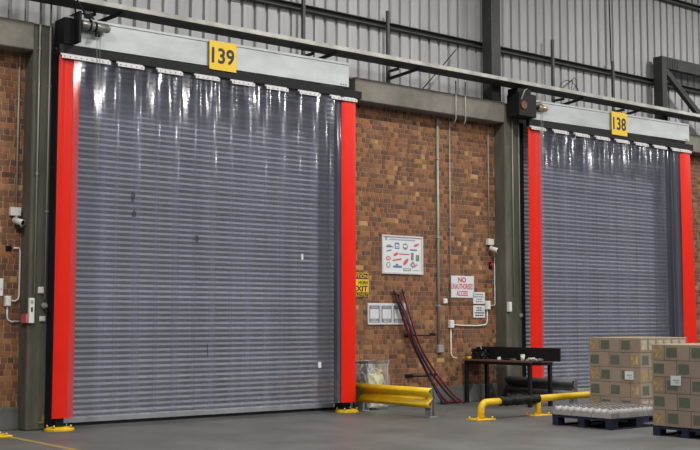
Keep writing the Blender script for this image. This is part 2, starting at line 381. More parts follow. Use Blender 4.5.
# ------------------------------------------------------------------ doors
def shutter(x0, x1, gl, label, gw):
    t = thing('roller_shutter', ((x0+x1)/2, 0.62, 0), label, 'roller shutter')
    ph = 0.0767; n = 66; prof = []
    prof = [(0.014, 0.0), (0.012, 0.003), (0.004, 0.008), (-0.022, 0.034), (-0.026, 0.039), (-0.025, 0.044), (0.006, 0.072), (0.014, 0.075), (0.014, ph)]
    L = x1-x0
    mb = MB().prism_x(prof + [(0.020, ph), (0.020, 0.0)], -L/2, L/2)
    for i in range(len(mb.sm)): mb.sm[i] = False
    me = mb.mesh('slat', M['slat'])
    for i in range(n): inst('slat', me, t, ((x0+x1)/2, 0.62, 0.125+i*ph))
    MB().prism_x([(0.575, 0.045), (0.65, 0.045), (0.65, 0.125), (0.60, 0.125), (0.575, 0.105)], x0, x1).build('bottom_bar', M['barlip'], t)
    MB().box(x0, x1, 0.59, 0.64, 0.0, 0.045).build('gap_strip', M['black'], t)  # black strip filling the dark gap under the bottom bar
    MB().box(gl, gl+gw, 0.30, 0.60, 0, 5.12).box(gl, gl+gw*0.8, 0.60, 0.68, 0, 5.12).build('guide_channel', M['black'], t)
    MB().box(x1-0.02, x1+0.13, 0.40, 0.60, 0, 5.12).box(x1+0.03, x1+0.13, 0.60, 0.68, 0, 5.12).build('guide_channel', M['black'], t)
    return t
shutter(0.17, 5.13, 0.011, 'galvanised roller shutter behind the nearer left strip curtain', 0.19)
shutter(9.30, 14.15, 9.255, 'galvanised roller shutter behind the farther right strip curtain', 0.11)

def housing(x0, x1, z0, z1, tilt, label):
    t = thing('shutter_housing', ((x0+x1)/2, 0.3, z0), label, 'housing')
    mb = MB()
    for (a, b) in ((x0, x1),):
        mb.prism_x([(0.03, z0), (0.55, z0), (0.55, z1), (0.03, z1)], a, b)
    for v in mb.v: v.z += tilt*(v.x-x0)
    mb.build('cover', M['galv'], t)
    lip = MB().prism_x([(0.018, z1-0.03), (0.03, z1-0.03), (0.03, z1+0.004), (0.018, z1+0.004)], x0+0.003, x1-0.003)
    for v in lip.v: v.z += tilt*(v.x-x0)
    lip.build('top_lip', M['galv'], t)
    for i in range(3):
        x = x1-0.06-0.05*i
        MB().prism_y(disc_y(x, 0, z0+0.03+tilt*(x-x0), 0.009, seg=8), 0.02, 0.03).build('screw', M['hole'], t)
    return t
h1 = housing(0.10, 4.97, 5.16, 5.545, 0.008, 'pale galvanised shutter housing over the nearer left doorway, carrying number 139')
h2 = housing(9.26, 14.2, 5.16, 5.52, 0.012, 'pale galvanised shutter housing over the farther right doorway, carrying number 138')
def number(body, xc, z0, wd, ht, label):
    t = thing('number_sign', (xc, -0.007, z0), label, 'sign')
    MB().cbox(xc-wd/2, xc+wd/2, -0.012, -0.002, z0, z0+ht, 0.002).build('panel', M['ysign'], t)
    text('lettering', body, xc-wd*0.42, xc+wd*0.42, z0+ht*0.22, z0+ht*0.78, -0.0135, M['ink'], t, bold=0.025)
number('139', 2.55, 5.125, 0.47, 0.43, 'yellow square sign with black number 139 on the left housing')
number('138', 11.82, 5.10, 0.48, 0.46, 'yellow square sign with black number 138 on the right housing')

def strip_mesh(wd, ht, amp, seed, m, th=0.004, flare=0.0):
    rnd = random.Random(seed); nx, nz = 16, 30; mb = MB()
    ph = [rnd.uniform(0, 6.28) for _ in range(4)]
    P = []
    for side in (0, 1):
        g = []
        for j in range(nz+1):
            z = ht*j/nz; top = (j/nz); row = []
            for i in range(nx+1):
                u = i/nx-0.5
                bow = amp*(1-abs(2*u)**3)                                    # strips are stored rolled up and keep a bow
                wav = 0.0022*math.sin(8*u+ph[0]+0.5*z)*(0.4+0.6*top**3) + 0.0028*top**6*math.sin(10*u+ph[1]+z*1.2) + 0.010*(1-top)*math.sin(0.9*z+ph[2])
                fl = flare*(1-top)*(u+0.5)
                row.append(Vector((u*wd+fl, -bow-wav*0.9+side*th, z)))
            g.append(row)
        P.append(g)
    n0 = 0; idx = {}
    for s in (0, 1):
        for j in range(nz+1):
            for i in range(nx+1): idx[s, j, i] = len(mb.v); mb.v.append(P[s][j][i])
    for j in range(nz):
        for i in range(nx):
            mb.f.append((idx[0,j,i], idx[0,j,i+1], idx[0,j+1,i+1], idx[0,j+1,i])); mb.sm.append(True)
            mb.f.append((idx[1,j,i], idx[1,j+1,i], idx[1,j+1,i+1], idx[1,j,i+1])); mb.sm.append(True)
    for j in range(nz):        # edges on their own vertices, so the faces keep flat normals up to the rim
        for i in (0, nx): mb.quad(P[0][j][i], P[0][j+1][i], P[1][j+1][i], P[1][j][i])
    for i in range(nx):
        for j in (0, nz): mb.quad(P[0][j][i], P[1][j][i], P[1][j][i+1], P[0][j][i+1])
    return mb.mesh('clear_strip', m, recalc=False)
def curtain(x0, x1, fronts, redL, redR, label, seed, flareR=0.0, zb=0.16):
    """fronts: list of (xa, xb) of the front layer; a rear strip fills each gap"""
    t = thing('strip_curtain', ((x0+x1)/2, 0, zb), label, 'strip curtain')
    H = 5.0-zb
    MB().box(x0-0.02, x1+0.13, 0.005, 0.085, 5.03, 5.15).build('rail', M['black'], t)
    YF, YR = 0.022, 0.066
    def hang(xa, xb, y, lay, k, m=None, nm='clear_strip', fl=0.0):
        me = strip_mesh(xb-xa, H, random.Random(seed*7+k).uniform(0.012, 0.024), seed*31+k, m or M['clear'], flare=fl)
        return inst(nm, me, t, ((xa+xb)/2, y, zb))
    def plate(xa, xb, y):
        p = MB().box(xa, xb, y-0.052, y-0.046, 4.955, 5.003).box(xa, xb, y-0.046, 0.02, 4.998, 5.003).box(xa, xb, 0.012, 0.020, 5.003, 5.03).build('hanging_plate', M['plate'], t)
        k = max(3, int((xb-xa)/0.075)); mb = MB()
        for i in range(k):
            x = xa+(xb-xa)*(i+0.5)/k; mb.prism_y(disc_y(x, 0, 4.979, 0.009, seg=6), y-0.056, y-0.05)
        mb.build('bolts', M['hole'], p, kind='stuff')
    k = 0
    hang(redL[0], redL[1], YR-0.012, 'r', 90, M['red'], 'red_strip'); plate(redL[0], fronts[0][1], YF)
    for (a, b) in fronts: hang(a, b, YF, 'f', k); k += 1
    for (a, b) in fronts[1:]: plate(a, b, YF)
    hang(redR[0], redR[1], YF-0.016, 'r', 91, M['red'], 'red_strip', flareR); plate(redR[0]-0.02, redR[1], YF-0.012)
    for i in range(len(fronts)):
        xe = fronts[i][1]; xs = fronts[i+1][0] if i+1 < len(fronts) else redR[0]
        hang(xe-0.10, xs+0.10, YR, 'b', 50+i)
    return t
F1 = [(0.20, 0.72)] + [(0.83+0.623*i, 0.83+0.41+0.623*i) for i in range(6)] + [(4.57, 4.86)]
c1 = curtain(0.0, 5.09, F1, (0.0, 0.30), (4.80, 5.09), 'clear plastic strip curtain with red edge strips hung in the nearer left doorway', 3)
F2 = [(9.47, 9.63)] + [(9.85+0.613*i, 9.85+0.42+0.613*i) for i in range(6)] + [(13.52, 13.84)]
c2 = curtain(9.23, 14.17, F2, (9.23, 9.58), (13.82, 14.17), 'clear plastic strip curtain with red edge strips hung in the farther right doorway', 5, flareR=0.13, zb=0.22)
# worn marks and tape on the first curtain
def patch(t, x, z, wd, ht, m, nm, y=-0.012):
    MB().cbox(x-wd/2, x+wd/2, y, y+0.004, z-ht/2, z+ht/2, 0.001).build(nm, m, t)
patch(c1, 4.02, 2.42, 0.035, 0.09, M['white'], 'tape_scrap'); patch(c1, 4.36, 0.76, 0.06, 0.09, M['white'], 'tape_scrap')
for (px_, pz_, a, b) in ((1.10, 3.15, 0.075, 0.17), (1.12, 2.92, 0.08, 0.13), (2.13, 2.62, 0.08, 0.12), (2.33, 1.02, 0.018, 0.22)):
    k_ = [random.uniform(0.65, 1.1) for _ in range(14)]
    MB().prism_y([(px_+a/2*k_[i]*math.cos(math.pi*i/7), pz_+b/2*k_[i]*math.sin(math.pi*i/7)) for i in range(14)], -0.014, -0.011).build('scuff_mark', M['smudge'], c1)

# frame uprights behind the red strips, on yellow base plates
def upright(xc, label):
    t = thing('frame_post', (xc, 0.13, 0), label, 'post')
    MB().cbox(xc-0.06, xc+0.06, 0.09, 0.20, 0.03, 5.02, 0.006).build('post', M['black'], t)
    mb = MB(); pts = [(xc+0.20*math.cos(a), 0.10+0.17*math.sin(a)) for a in [math.pi/10*i for i in range(20)]]
    n = 20
    for z, r in ((0.0, 1.0), (0.022, 1.0), (0.045, 0.75)):
        for (x, y) in pts: mb.v.append(Vector((xc+(x-xc)*r, 0.10+(y-0.10)*r, z)))
    for l in range(2):
        for i in range(n):
            j = (i+1) % n; mb.f.append((l*n+i, l*n+j, (l+1)*n+j, (l+1)*n+i)); mb.sm.append(False)
    mb.f.append(tuple(2*n+i for i in range(n))); mb.sm.append(False); mb.f.append(tuple(reversed(range(n)))); mb.sm.append(False)
    pl = mb.build('base_plate', M['yellow'], t)
    for a in (0.6, 2.5, 3.9, 5.5):
        x, y = xc+0.165*math.cos(a), 0.10+0.14*math.sin(a)
        MB().tube([(x, y, 0.02), (x, y, 0.075)], 0.014, 8).build('bolt', M['brass'], t)
upright(0.13, 'black post on a yellow bolted base plate at the left edge of the nearer curtain')
upright(4.985, 'black post on a yellow bolted base plate at the right edge of the nearer curtain')
upright(9.50, 'black post on a yellow bolted base plate at the left edge of the farther curtain')
upright(14.0, 'black post on a yellow bolted base plate at the right edge of the farther curtain')

# ------------------------------------------------------------------ motors
def motor(x, label, kindm):
    t = thing('shutter_motor', (x, -0.05, 5.12), label, 'motor')
    b = MB()
    if kindm == 0:
        b.cbox(x-0.02, x+0.02, -0.15, 0.45, 5.17, 5.60, 0.006).box(x-0.16, x-0.02, 0.0, 0.30, 5.16, 5.52)
        b.build('mounting_plate', M['black'], t)
        MB().tube([(x+0.02, -0.06, 5.44), (x+0.10, -0.06, 5.44)], 0.062, 16).build('gear_collar', M['black'], t)
        MB().tube([(x+0.05, -0.06, 5.44), (x+0.44, -0.06, 5.44)], [0.064, 0.064], 18).build('motor_body', M['motor'], t)
        MB().tube([(x+0.44, -0.06, 5.44), (x+0.46, -0.06, 5.44), (x+0.48, -0.06, 5.44)], [0.058, 0.056, 0.03], 18).build('end_cap', M['greyp'], t)
        for q in (0.16, 0.24): MB().tube([(x+q, -0.06, 5.44), (x+q+0.03, -0.06, 5.44)], 0.070, 18).build('band', M['black'], t)
        MB().tube([(x+0.30, -0.06, 5.36), (x+0.30, -0.06, 5.31)], 0.04, 10).build('chain_wheel', M['black'], t)
        MB().tube([(x+0.04, -0.02, 5.60), (x+0.15, -0.10, 5.58), (x+0.22, -0.11, 5.52)], 0.012, 6).build('cable', M['black'], t)
        cx, cy, zt, zb_ = x+0.30, -0.09, 5.33, 3.45
    else:
        b.cbox(x-0.30, x+0.16, -0.10, 0.22, 5.16, 5.58, 0.01).build('gearbox', M['black'], t)
        MB().prism_y(disc_y(x-0.19, 0, 5.36, 0.075, seg=18), -0.118, -0.10).build('rusty_disc', M['rust'], t)
        MB().cbox(x-0.30, x+0.06, -0.06, 0.20, 5.58, 5.68, 0.01).build('junction_box', M['black'], t)
        MB().tube([(x+0.16, -0.02, 5.38), (x+0.28, -0.02, 5.38)], 0.035, 12).build('shaft', M['black'], t)
        MB().tube([(x+0.28, -0.02, 5.38), (x+0.50, -0.02, 5.38), (x+0.54, -0.02, 5.38)], [0.055, 0.055, 0.03], 14).build('motor_body', M['brass'], t)
        MB().tube([(x+0.36, -0.02, 5.43), (x+0.36, -0.02, 5.50)], 0.035, 10).build('cable_gland', M['greyp'], t)
        MB().tube([(x-0.05, -0.06, 5.68), (x-0.2, -0.13, 5.62), (x-0.28, -0.13, 5.45)], 0.012, 6).build('cable', M['greyp'], t)
        cx, cy, zt, zb_ = x+0.34, -0.06, 5.34, 4.3
    for s in (-0.022, 0.022):
        MB().tube([(cx+s, cy, zt), (cx+s*1.1, cy-0.004, (zt+zb_)/2), (cx+s*0.7, cy, zb_+0.03), (cx, cy, zb_)], 0.0045, 5).build('pull_chain', M['chain'], t)
motor(0.20, 'grey cylindrical motor on a black plate at the left end of the 139 housing', 0)
motor(9.14, 'black shutter motor with a rusty disc at the left end of the 138 housing', 1)

MB().tube([(-0.04, 0.20, 5.86), (0.02, 0.05, 5.90), (0.10, -0.17, 5.80), (0.18, -0.17, 5.66), (0.30, -0.13, 5.54), (0.40, -0.10, 5.49)], 0.013, 6).build('cable', M['black'], label='black cable sagging from the tray to the left shutter motor', cat='cable')
MB().tube([(-0.22, 0.20, 5.92), (-0.10, 0.0, 5.95), (0.02, -0.18, 5.84), (0.10, -0.18, 5.70), (0.155, -0.10, 5.54)], 0.011, 6).build('cable', M['black'], label='thinner black cable looping behind the left motor plate', cat='cable')
jb_ = thing('tee_box', (-0.04, 0.24, 5.80), 'dark round conduit box on the left column top', 'box')
MB().tube([(-0.04, 0.25, 5.84), (-0.04, 0.19, 5.84)], 0.05, 12).build('body', M['girt'], jb_); MB().tube([(-0.04, 0.19, 5.84), (-0.04, 0.18, 5.84)], 0.042, 12).build('lid', M['steel'], jb_)
# ------------------------------------------------------------------ conduits and fittings
def pipe(pts, r, lab, m='conduit', cat='conduit', nm='conduit', grp=None, clips=()):
    t = thing(nm, pts[0], lab, cat, grp)
    MB().tube(pts, r, 8).build('tube', M[m], t)
    for (x, y, z) in clips: MB().cbox(x-r*1.6, x+r*1.6, y-r*1.2, y+r*1.2+0.01, z-0.012, z+0.012, 0.003).build('clip', M['greyp'], t)
pipe([(7.375, 0.52, 5.06), (7.375, 0.52, 1.0)], 0.024, 'thick grey conduit down the middle brick wall to a socket', clips=[(7.375, 0.52, z) for z in (4.3, 2.9, 1.7)])
pipe([(7.675, 0.525, 5.06), (7.675, 0.525, 1.56)], 0.012, 'thin grey conduit down the middle brick wall behind the red lettered sign', clips=[(7.675, 0.53, z) for z in (4.4, 3.1)])
pipe([(8.66, 0.53, 5.06), (8.66, 0.53, 2.93)], 0.011, 'thin grey conduit dropping to the white camera on the middle brick wall')
pipe([(7.565, 0.24, 5.68), (7.565, 0.24, 5.0), (7.565, 0.30, 4.9)], 0.012, 'short grey conduit over the middle beam, left one of the pair')
pipe([(7.80, 0.24, 5.68), (7.80, 0.24, 5.0), (7.80, 0.30, 4.9)], 0.012, 'short grey conduit over the middle beam, right one of the pair')
pipe([(-0.355, 0.53, 5.06), (-0.355, 0.53, 2.95)], 0.014, 'grey conduit dropping to the camera on the left brick wall', clips=[(-0.355, 0.53, 4.42)])
pipe([(-0.19, 0.258, 6.2), (-0.19, 0.258, 1.80)], 0.012, 'left thin conduit running down the column beside the left shutter', clips=[(-0.19, 0.26, z) for z in (5.1, 3.4)])
pipe([(-0.04, 0.258, 6.2), (-0.04, 0.258, 1.72)], 0.013, 'right thin conduit running down the column beside the left shutter', clips=[(-0.04, 0.26, z) for z in (4.6, 2.9)])
pipe([(9.02, 0.258, 5.40), (9.02, 0.258, 1.90)], 0.011, 'left thin conduit running down the column beside the right shutter')
pipe([(9.19, 0.258, 5.40), (9.19, 0.258, 1.68)], 0.011, 'right thin conduit running down the column beside the right shutter')
# white wiring on the left wall
pipe([(-0.405, 0.53, 1.71), (-0.34, 0.53, 1.70), (-0.295, 0.53, 1.73), (-0.285, 0.53, 1.78), (-0.285, 0.53, 2.37), (-0.30, 0.53, 2.41), (-0.38, 0.53, 2.41)], 0.013, 'white bent conduit from the junction box up the left brick wall', 'white')
pipe([(-0.445, 0.53, 1.63), (-0.445, 0.53, 1.49), (-0.43, 0.53, 1.45), (-0.39, 0.53, 1.43), (-0.27, 0.53, 1.43)], 0.013, 'white bent conduit from the junction box down to the switch panel', 'white')
def jbox(x0, x1, z0, z1, y, label, m='white', nm='junction_box', dep=0.06):
    t = thing(nm, ((x0+x1)/2, y, z0), label, 'box')
    MB().cbox(x0, x1, y-dep, y, z0, z1, 0.006).build('body', M[m], t)
    MB().cbox(x0+0.008, x1-0.008, y-dep-0.008, y-dep, z0+0.008, z1-0.008, 0.003).build('cover', M[m], t)
    for sx, sz in ((x0+0.02, z0+0.02), (x1-0.02, z1-0.02)):
        MB().prism_y(disc_y(sx, 0, sz, 0.005, seg=6), y-dep-0.011, y-dep-0.007).build('screw', M['greyp'], t)
    return t
jbox(-0.49, -0.405, 1.63, 1.77, YB, 'white junction box on the left brick wall')
jbox(7.63, 7.73, 1.31, 1.45, YB, 'white junction box low on the middle brick wall')
jbox(8.55, 8.65, 1.64, 1.80, YB, 'white switch box beside the two small notices')
jbox(7.51, 7.60, 1.74, 1.83, YB, 'small white blank cover left of the red lettered sign', dep=0.03)
jbox(7.34, 7.47, 0.88, 1.02, YB, 'grey socket box at the foot of the thick conduit', 'greyp')
jbox(8.845, 8.92, 1.60, 1.78, 0.28, 'slim white switch on the column beside the right shutter')
jbox(-0.135, -0.05, 1.80, 1.89, 0.28, 'small pale plate on the column, upper one beside the left shutter', dep=0.02)
jbox(-0.105, -0.02, 1.43, 1.50, 0.28, 'small pale plate on the column, lower one beside the left shutter', dep=0.02)
jbox(9.17, 9.24, 1.50, 1.57, 0.28, 'small grey plate low on the column beside the right shutter', 'greyp', dep=0.03)
pb = thing('push_button', (-0.05, 0.25, 1.60), 'round grey push button on the column between two pale plates', 'button')
MB().tube([(-0.05, 0.28, 1.64), (-0.05, 0.225, 1.64)], 0.04, 14).build('body', M['greyp'], pb)
MB().tube([(-0.05, 0.225, 1.64), (-0.05, 0.205, 1.64)], 0.025, 12).build('cap', M['conduit'], pb)
sp = thing('switch_panel', (-0.23, 0.26, 1.41), 'narrow white switch panel with a red block on the column edge', 'switch panel')
MB().cbox(-0.265, -0.190, 0.235, 0.280, 1.410, 1.740, 0.004).build('body', M['white'], sp)
MB().cbox(-0.300, -0.265, 0.250, 0.420, 1.410, 1.530, 0.004).build('red_block', M['logo_r'], sp)
MB().cbox(-0.240, -0.215, 0.228, 0.235, 1.560, 1.620, 0.002).build('lever', M['ink'], sp)
MB().cbox(-0.245, -0.210, 0.228, 0.235, 1.670, 1.710, 0.002).build('button', M['greyp'], sp)
pipe([(7.73, 0.53, 1.37), (7.95, 0.53, 1.355), (8.35, 0.53, 1.35), (8.54, 0.53, 1.365), (8.585, 0.53, 1.40), (8.595, 0.53, 1.46), (8.595, 0.53, 1.64)], 0.012, 'white conduit curving from low junction box up to switch box', 'white')
pipe([(8.65, 0.53, 1.72), (8.78, 0.53, 1.72), (8.80, 0.53, 1.74), (8.80, 0.53, 2.6)], 0.008, 'thin white conduit rising beside the switch box', 'white')
pipe([(7.68, 0.53, 1.31), (7.68, 0.53, 0.86), (7.71, 0.52, 0.80), (7.80, 0.50, 0.78)], 0.012, 'white conduit dropping from the low junction box', 'white')
def cctv(x, z, label, d=(0.5, -0.6, -0.35)):
    t = thing('security_camera', (x, YB, z), label, 'camera')
    MB().cbox(x-0.075, x+0.075, YB-0.07, YB, z, z+0.115, 0.006).build('mounting_box', M['white'], t)
    MB().tube([(x+0.01, YB-0.05, z), (x+0.01, YB-0.07, z-0.05)], 0.022, 10).build('bracket', M['greyp'], t)
    a = Vector((x-0.02, YB-0.05, z-0.06)); dv = Vector(d).normalized(); b = a+dv*0.15
    MB().tube([a, a+dv*0.13, b], [0.042, 0.045, 0.045], 14).build('body', M['white'], t)
    MB().tube([b-dv*0.002, b+dv*0.004], 0.034, 14).build('lens', M['glass'], t)
cctv(-0.375, 2.84, 'white security camera on the left brick wall', (0.45, -0.8, -0.25))
cctv(8.67, 2.82, 'white security camera on the middle brick wall near the column', (0.45, -0.85, -0.3))
rl = thing('warning_lamp', (8.70, YB, 2.39), 'small red warning lamp below the camera on the middle brick wall', 'lamp')
MB().cbox(8.66, 8.74, YB-0.025, YB, 2.39, 2.51, 0.005).build('base', M['black'], rl)
MB().tube([(8.70, YB-0.02, 2.46), (8.70, YB-0.07, 2.46), (8.70, YB-0.09, 2.46)], [0.035, 0.033, 0.015], 12).build('lens', M['redlamp'], rl)
hk = thing('wall_hook', (-0.43, YB, 2.37), 'small dark hook on the left brick wall', 'hook')
MB().cbox(-0.48, -0.40, YB-0.02, YB, 2.37, 2.44, 0.004).build('plate', M['black'], hk); MB().tube([(-0.44, YB-0.02, 2.41), (-0.44, YB-0.08, 2.40), (-0.44, YB-0.09, 2.44)], 0.01, 6).build('hook', M['black'], hk)
tg = MB().box(-0.035, -0.015, 0.268, 0.281, 0.09, 0.19).box(-0.09, -0.035, 0.268, 0.281, 0.09, 0.11)
tg.build('floor_mark_tag', M['yline'], label='small yellow angle mark at the foot of the left column', cat='mark')

# ------------------------------------------------------------------ signs on the brickwork (flat objects on the wall)
def panel(nm, x0, x1, z0, z1, label, m='signw', cat='sign', y=YB-0.004, th=0.012):
    t = thing(nm, ((x0+x1)/2, y, z0), label, cat)
    MB().cbox(x0, x1, y-th, y, z0, z1, 0.002).build('panel', M[m], t)
    return t, y-th-0.0015
t, ys = panel('access_sign', 7.68, 8.27, 1.85, 2.24, 'white sign with red words NO UNAUTHORISED ACCESS')
text('lettering', 'NO', 7.87, 8.07, 2.12, 2.215, ys, M['rink'], t, bold=0.035)
text('lettering', 'UNAUTHORISED', 7.705, 8.245, 2.00, 2.10, ys, M['rink'], t, bold=0.018)
text('lettering', 'ACCESS', 7.83, 8.11, 1.88, 1.975, ys, M['rink'], t, bold=0.022)
def greek(t, x0, x1, z0, z1, y, rows, m='ink', seed=1):
    r = random.Random(seed); mb = MB(); h = (z1-z0)/rows
    for i in range(rows):
        zc = z0+h*(i+0.5); wd = (x1-x0)*r.uniform(0.6, 1.0); x = (x0+x1)/2-wd/2; xe = x+wd
        while x < xe-0.01:
            l = r.uniform(0.02, 0.05); mb.box(x, min(x+l, xe), y, y+0.0012, zc-h*0.26, zc+h*0.26); x += l+0.012
    mb.build('print_lines', M[m], t, kind='stuff')
t, ys = panel('small_notice', 8.25, 8.545, 1.745, 1.955, 'small white notice, upper of two beside the switch box'); greek(t, 8.28, 8.52, 1.765, 1.935, ys, 4, 'logo_k', 3)
t, ys = panel('small_notice', 8.25, 8.545, 1.495, 1.715, 'small white notice, lower of two beside the switch box'); greek(t, 8.28, 8.52, 1.515, 1.695, ys, 4, 'ink', 5)
t, ys = panel('small_notice', -0.88, -0.505, 1.77, 2.0, 'white notice at the left edge beside the junction box'); greek(t, -0.86, -0.525, 1.79, 1.98, ys, 4, 'logo_k', 8)
# caution sign
t, ys = panel('caution_sign', 5.33, 5.80, 1.835, 2.235, 'yellow and black caution sign with the word EXIT half behind the red strip', 'ysign')
MB().box(5.34, 5.79, ys, ys+0.001, 2.13, 2.225).build('black_band', M['ink'], t)
text('lettering', 'CAUTION', 5.345, 5.775, 2.145, 2.21, ys-0.001, M['ysign'], t, bold=0.01)
MB().box(5.34, 5.79, ys, ys+0.001, 1.905, 1.913).build('rule_line', M['ink'], t)
text('lettering', 'HORN', 5.58, 5.775, 2.04, 2.105, ys, M['ink'], t, bold=0.03)
text('lettering', 'EXIT', 5.47, 5.775, 1.925, 2.02, ys, M['ink'], t, bold=0.03)
MB().box(5.34, 5.79, ys, ys+0.001, 1.842, 1.90).build('black_band', M['ink'], t)
text('lettering', 'SLOWLY', 5.50, 5.775, 1.852, 1.892, ys-0.001, M['ysign'], t, bold=0.01)
# board of coloured marks
bd = thing('notice_board', (6.54, YB, 2.23), 'white framed board with rows of small coloured logos', 'notice board')
x0, x1, z0, z1 = 6.08, 7.02, 2.235, 2.895; yb = YB-0.004
MB().box(x0+0.02, x1-0.02, yb-0.014, yb, z0+0.02, z1-0.02).build('panel', M['signw'], bd)
MB().box(x0, x0+0.028, yb-0.03, yb, z0, z1).box(x1-0.028, x1, yb-0.03, yb, z0, z1).box(x0+0.028, x1-0.028, yb-0.03, yb, z0, z0+0.028).box(x0+0.028, x1-0.028, yb-0.03, yb, z1-0.028, z1).build('frame', M['plate'], bd)
yl = yb-0.0165
def lg(u, v, a, b, m, shape='box', rot=0.0):
    x, z = x0+u*(x1-x0), z1-v*(z1-z0); pts = []
    if shape == 'box': pts = [(-a, -b), (a, -b), (a, b), (-a, b)]
    elif shape == 'disc': pts = [(a*math.cos(2*math.pi*i/16), b*math.sin(2*math.pi*i/16)) for i in range(16)]
    c, s = math.cos(rot), math.sin(rot)
    mb = MB().prism_y([(x+p*c-q*s, z+p*s+q*c) for p, q in pts], yl, yl+0.002)
    mb.build('logo', M[m], bd)
    return x, z
for a in ((.37,.27,.050,.052,'logo_b'), (.57,.28,.060,.055,'logo_k','disc'), (.84,.23,.065,.022,'logo_r','disc',.3), (.77,.36,.08,.012,'logo_b'),
          (.18,.27,.05,.02,'logo_o','disc'), (.19,.30,.075,.012,'logo_k'), (.18,.40,.06,.014,'logo_g','disc',.2), (.34,.49,.06,.026,'logo_r','disc',.4),
          (.54,.48,.12,.010,'logo_r'), (.74,.53,.030,.065,'logo_k'), (.87,.58,.040,.045,'logo_g'), (.87,.50,.035,.010,'logo_r'), (.16,.60,.055,.035,'logo_r','disc'),
          (.37,.63,.10,.014,'logo_r','box',.15), (.58,.68,.080,.032,'logo_r','disc',.75), (.16,.77,.045,.050,'logo_k','disc'), (.37,.76,.035,.015,'logo_b','disc'), (.38,.81,.10,.016,'logo_b'),
          (.75,.75,.045,.045,'logo_k','box',.78), (.83,.77,.04,.01,'logo_r','box',.7), (.61,.88,.085,.024,'logo_g'), (.84,.90,.07,.007,'logo_o'), (.50,.11,.30,.010,'logo_o'), (.11,.10,.03,.03,'logo_o','disc')):
    lg(*a)
for (u, v, a, b) in ((.37,.26,.034,.016), (.37,.31,.034,.008), (.57,.27,.04,.02), (.61,.88,.065,.010), (.16,.77,.026,.03), (.16,.60,.03,.012), (.75,.75,.018,.018)):
    x, z = x0+u*(x1-x0), z1-v*(z1-z0); MB().box(x-a, x+a, yl-0.001, yl+0.001, z-b, z+b).build('logo_inset', M['signw'], bd)
# three framed notices
tb = thing('poster_holder', (6.18, YB, 1.38), 'white frame holding three printed notices behind dark red rods', 'poster holder')
MB().cbox(5.77, 6.60, YB-0.022, YB-0.004, 1.375, 1.735, 0.003).build('backing', M['signw'], tb)
for k in range(3):
    a = 5.805+k*0.268; y = YB-0.024
    MB().box(a, a+0.225, y, y+0.003, 1.41, 1.695).build('sheet', M['logo_k'], tb)
    MB().box(a+0.02, a+0.205, y-0.0015, y, 1.475, 1.635).build('page', M['signw'], tb)
    MB().box(a+0.04, a+0.185, y-0.0015, y, 1.655, 1.68).build('title_bar', M['logo_o'], tb)
    greek(tb, a+0.03, a+0.195, 1.415, 1.465, y-0.001, 2, 'signw', 20+k)
for k in range(4): MB().box(5.775+k*0.268, 5.795+k*0.268, YB-0.032, YB-0.022, 1.385, 1.725).build('divider', M['signw'], tb)

# black wall brackets that hold the rods
for zc, lab in ((1.19, 'upper black rod bracket on the middle brick wall'), (0.50, 'lower black rod bracket on the middle brick wall')):
    t = thing('rod_bracket', (6.9, YB, zc), lab, 'bracket')
    MB().cbox(6.60, 6.78, YB-0.018, YB-0.003, zc-0.03, zc+0.03, 0.003).build('wall_plate', M['black'], t)
    MB().tube([(6.68, YB-0.02, zc), (6.68, YB-0.16, zc), (6.73, YB-0.19, zc), (7.15, YB-0.19, zc), (7.19, YB-0.16, zc+0.02), (7.19, YB-0.003, zc+0.02)], 0.013, 8).build('arm', M['black'], t)
def rod(pts, r, m, label):
    P = [Vector(p) for p in pts]; out = []
    for i in range(len(P)-1):   # Catmull-Rom
        p0, p1, p2, p3 = P[max(i-1, 0)], P[i], P[i+1], P[min(i+2, len(P)-1)]
        for k in range(6):
            q = k/6; out.append(0.5*((2*p1)+(p2-p0)*q+(2*p0-5*p1+4*p2-p3)*q*q+(3*p1-p0-3*p2+p3)*q**3))
    out.append(P[-1]); t = thing('flexible_rod', P[-1], label, 'rod', None)
    MB().tube(out, r, 10).build('hose', M[m], t); d = (out[0]-out[1]).normalized()
    MB().tube([out[0]-d*0.05, out[0]+d*0.02], r*1.25, 10).build('end_cap', M['maroon2'], t)
rod([(6.33, .49, 1.93), (6.50, .45, 1.46), (6.66, .42, 1.08), (6.90, .36, .62), (7.12, .29, .25), (7.30, .22, .035)], .024, 'maroon', 'thick maroon rod leaning on the wall, leftmost at the top of the bundle')
rod([(6.40, .49, 1.90), (6.55, .40, 1.45), (6.70, .37, 1.05), (6.96, .30, .60), (7.22, .21, .25), (7.44, .12, .03)], .020, 'maroon2', 'dark rod in the middle of the leaning bundle')
rod([(6.52, .49, 1.95), (6.60, .35, 1.42), (6.74, .31, 1.02), (7.02, .24, .58), (7.30, .14, .22), (7.52, .04, .03)], .018, 'maroon', 'thin maroon rod leaning on the wall, rightmost at the top of the bundle')
rod([(6.36, .44, 1.78), (6.50, .33, 1.40), (6.62, .30, 1.02), (6.82, .20, .55), (6.96, .12, .22), (7.06, .05, .03)], .018, 'navy', 'navy rod ending nearest the yellow rail in the leaning bundle')
rod([(7.30, .36, .03), (7.45, .38, .035), (7.65, .40, .03), (7.76, .40, .03)], .026, 'maroon', 'short maroon rod lying on the floor at the wall')

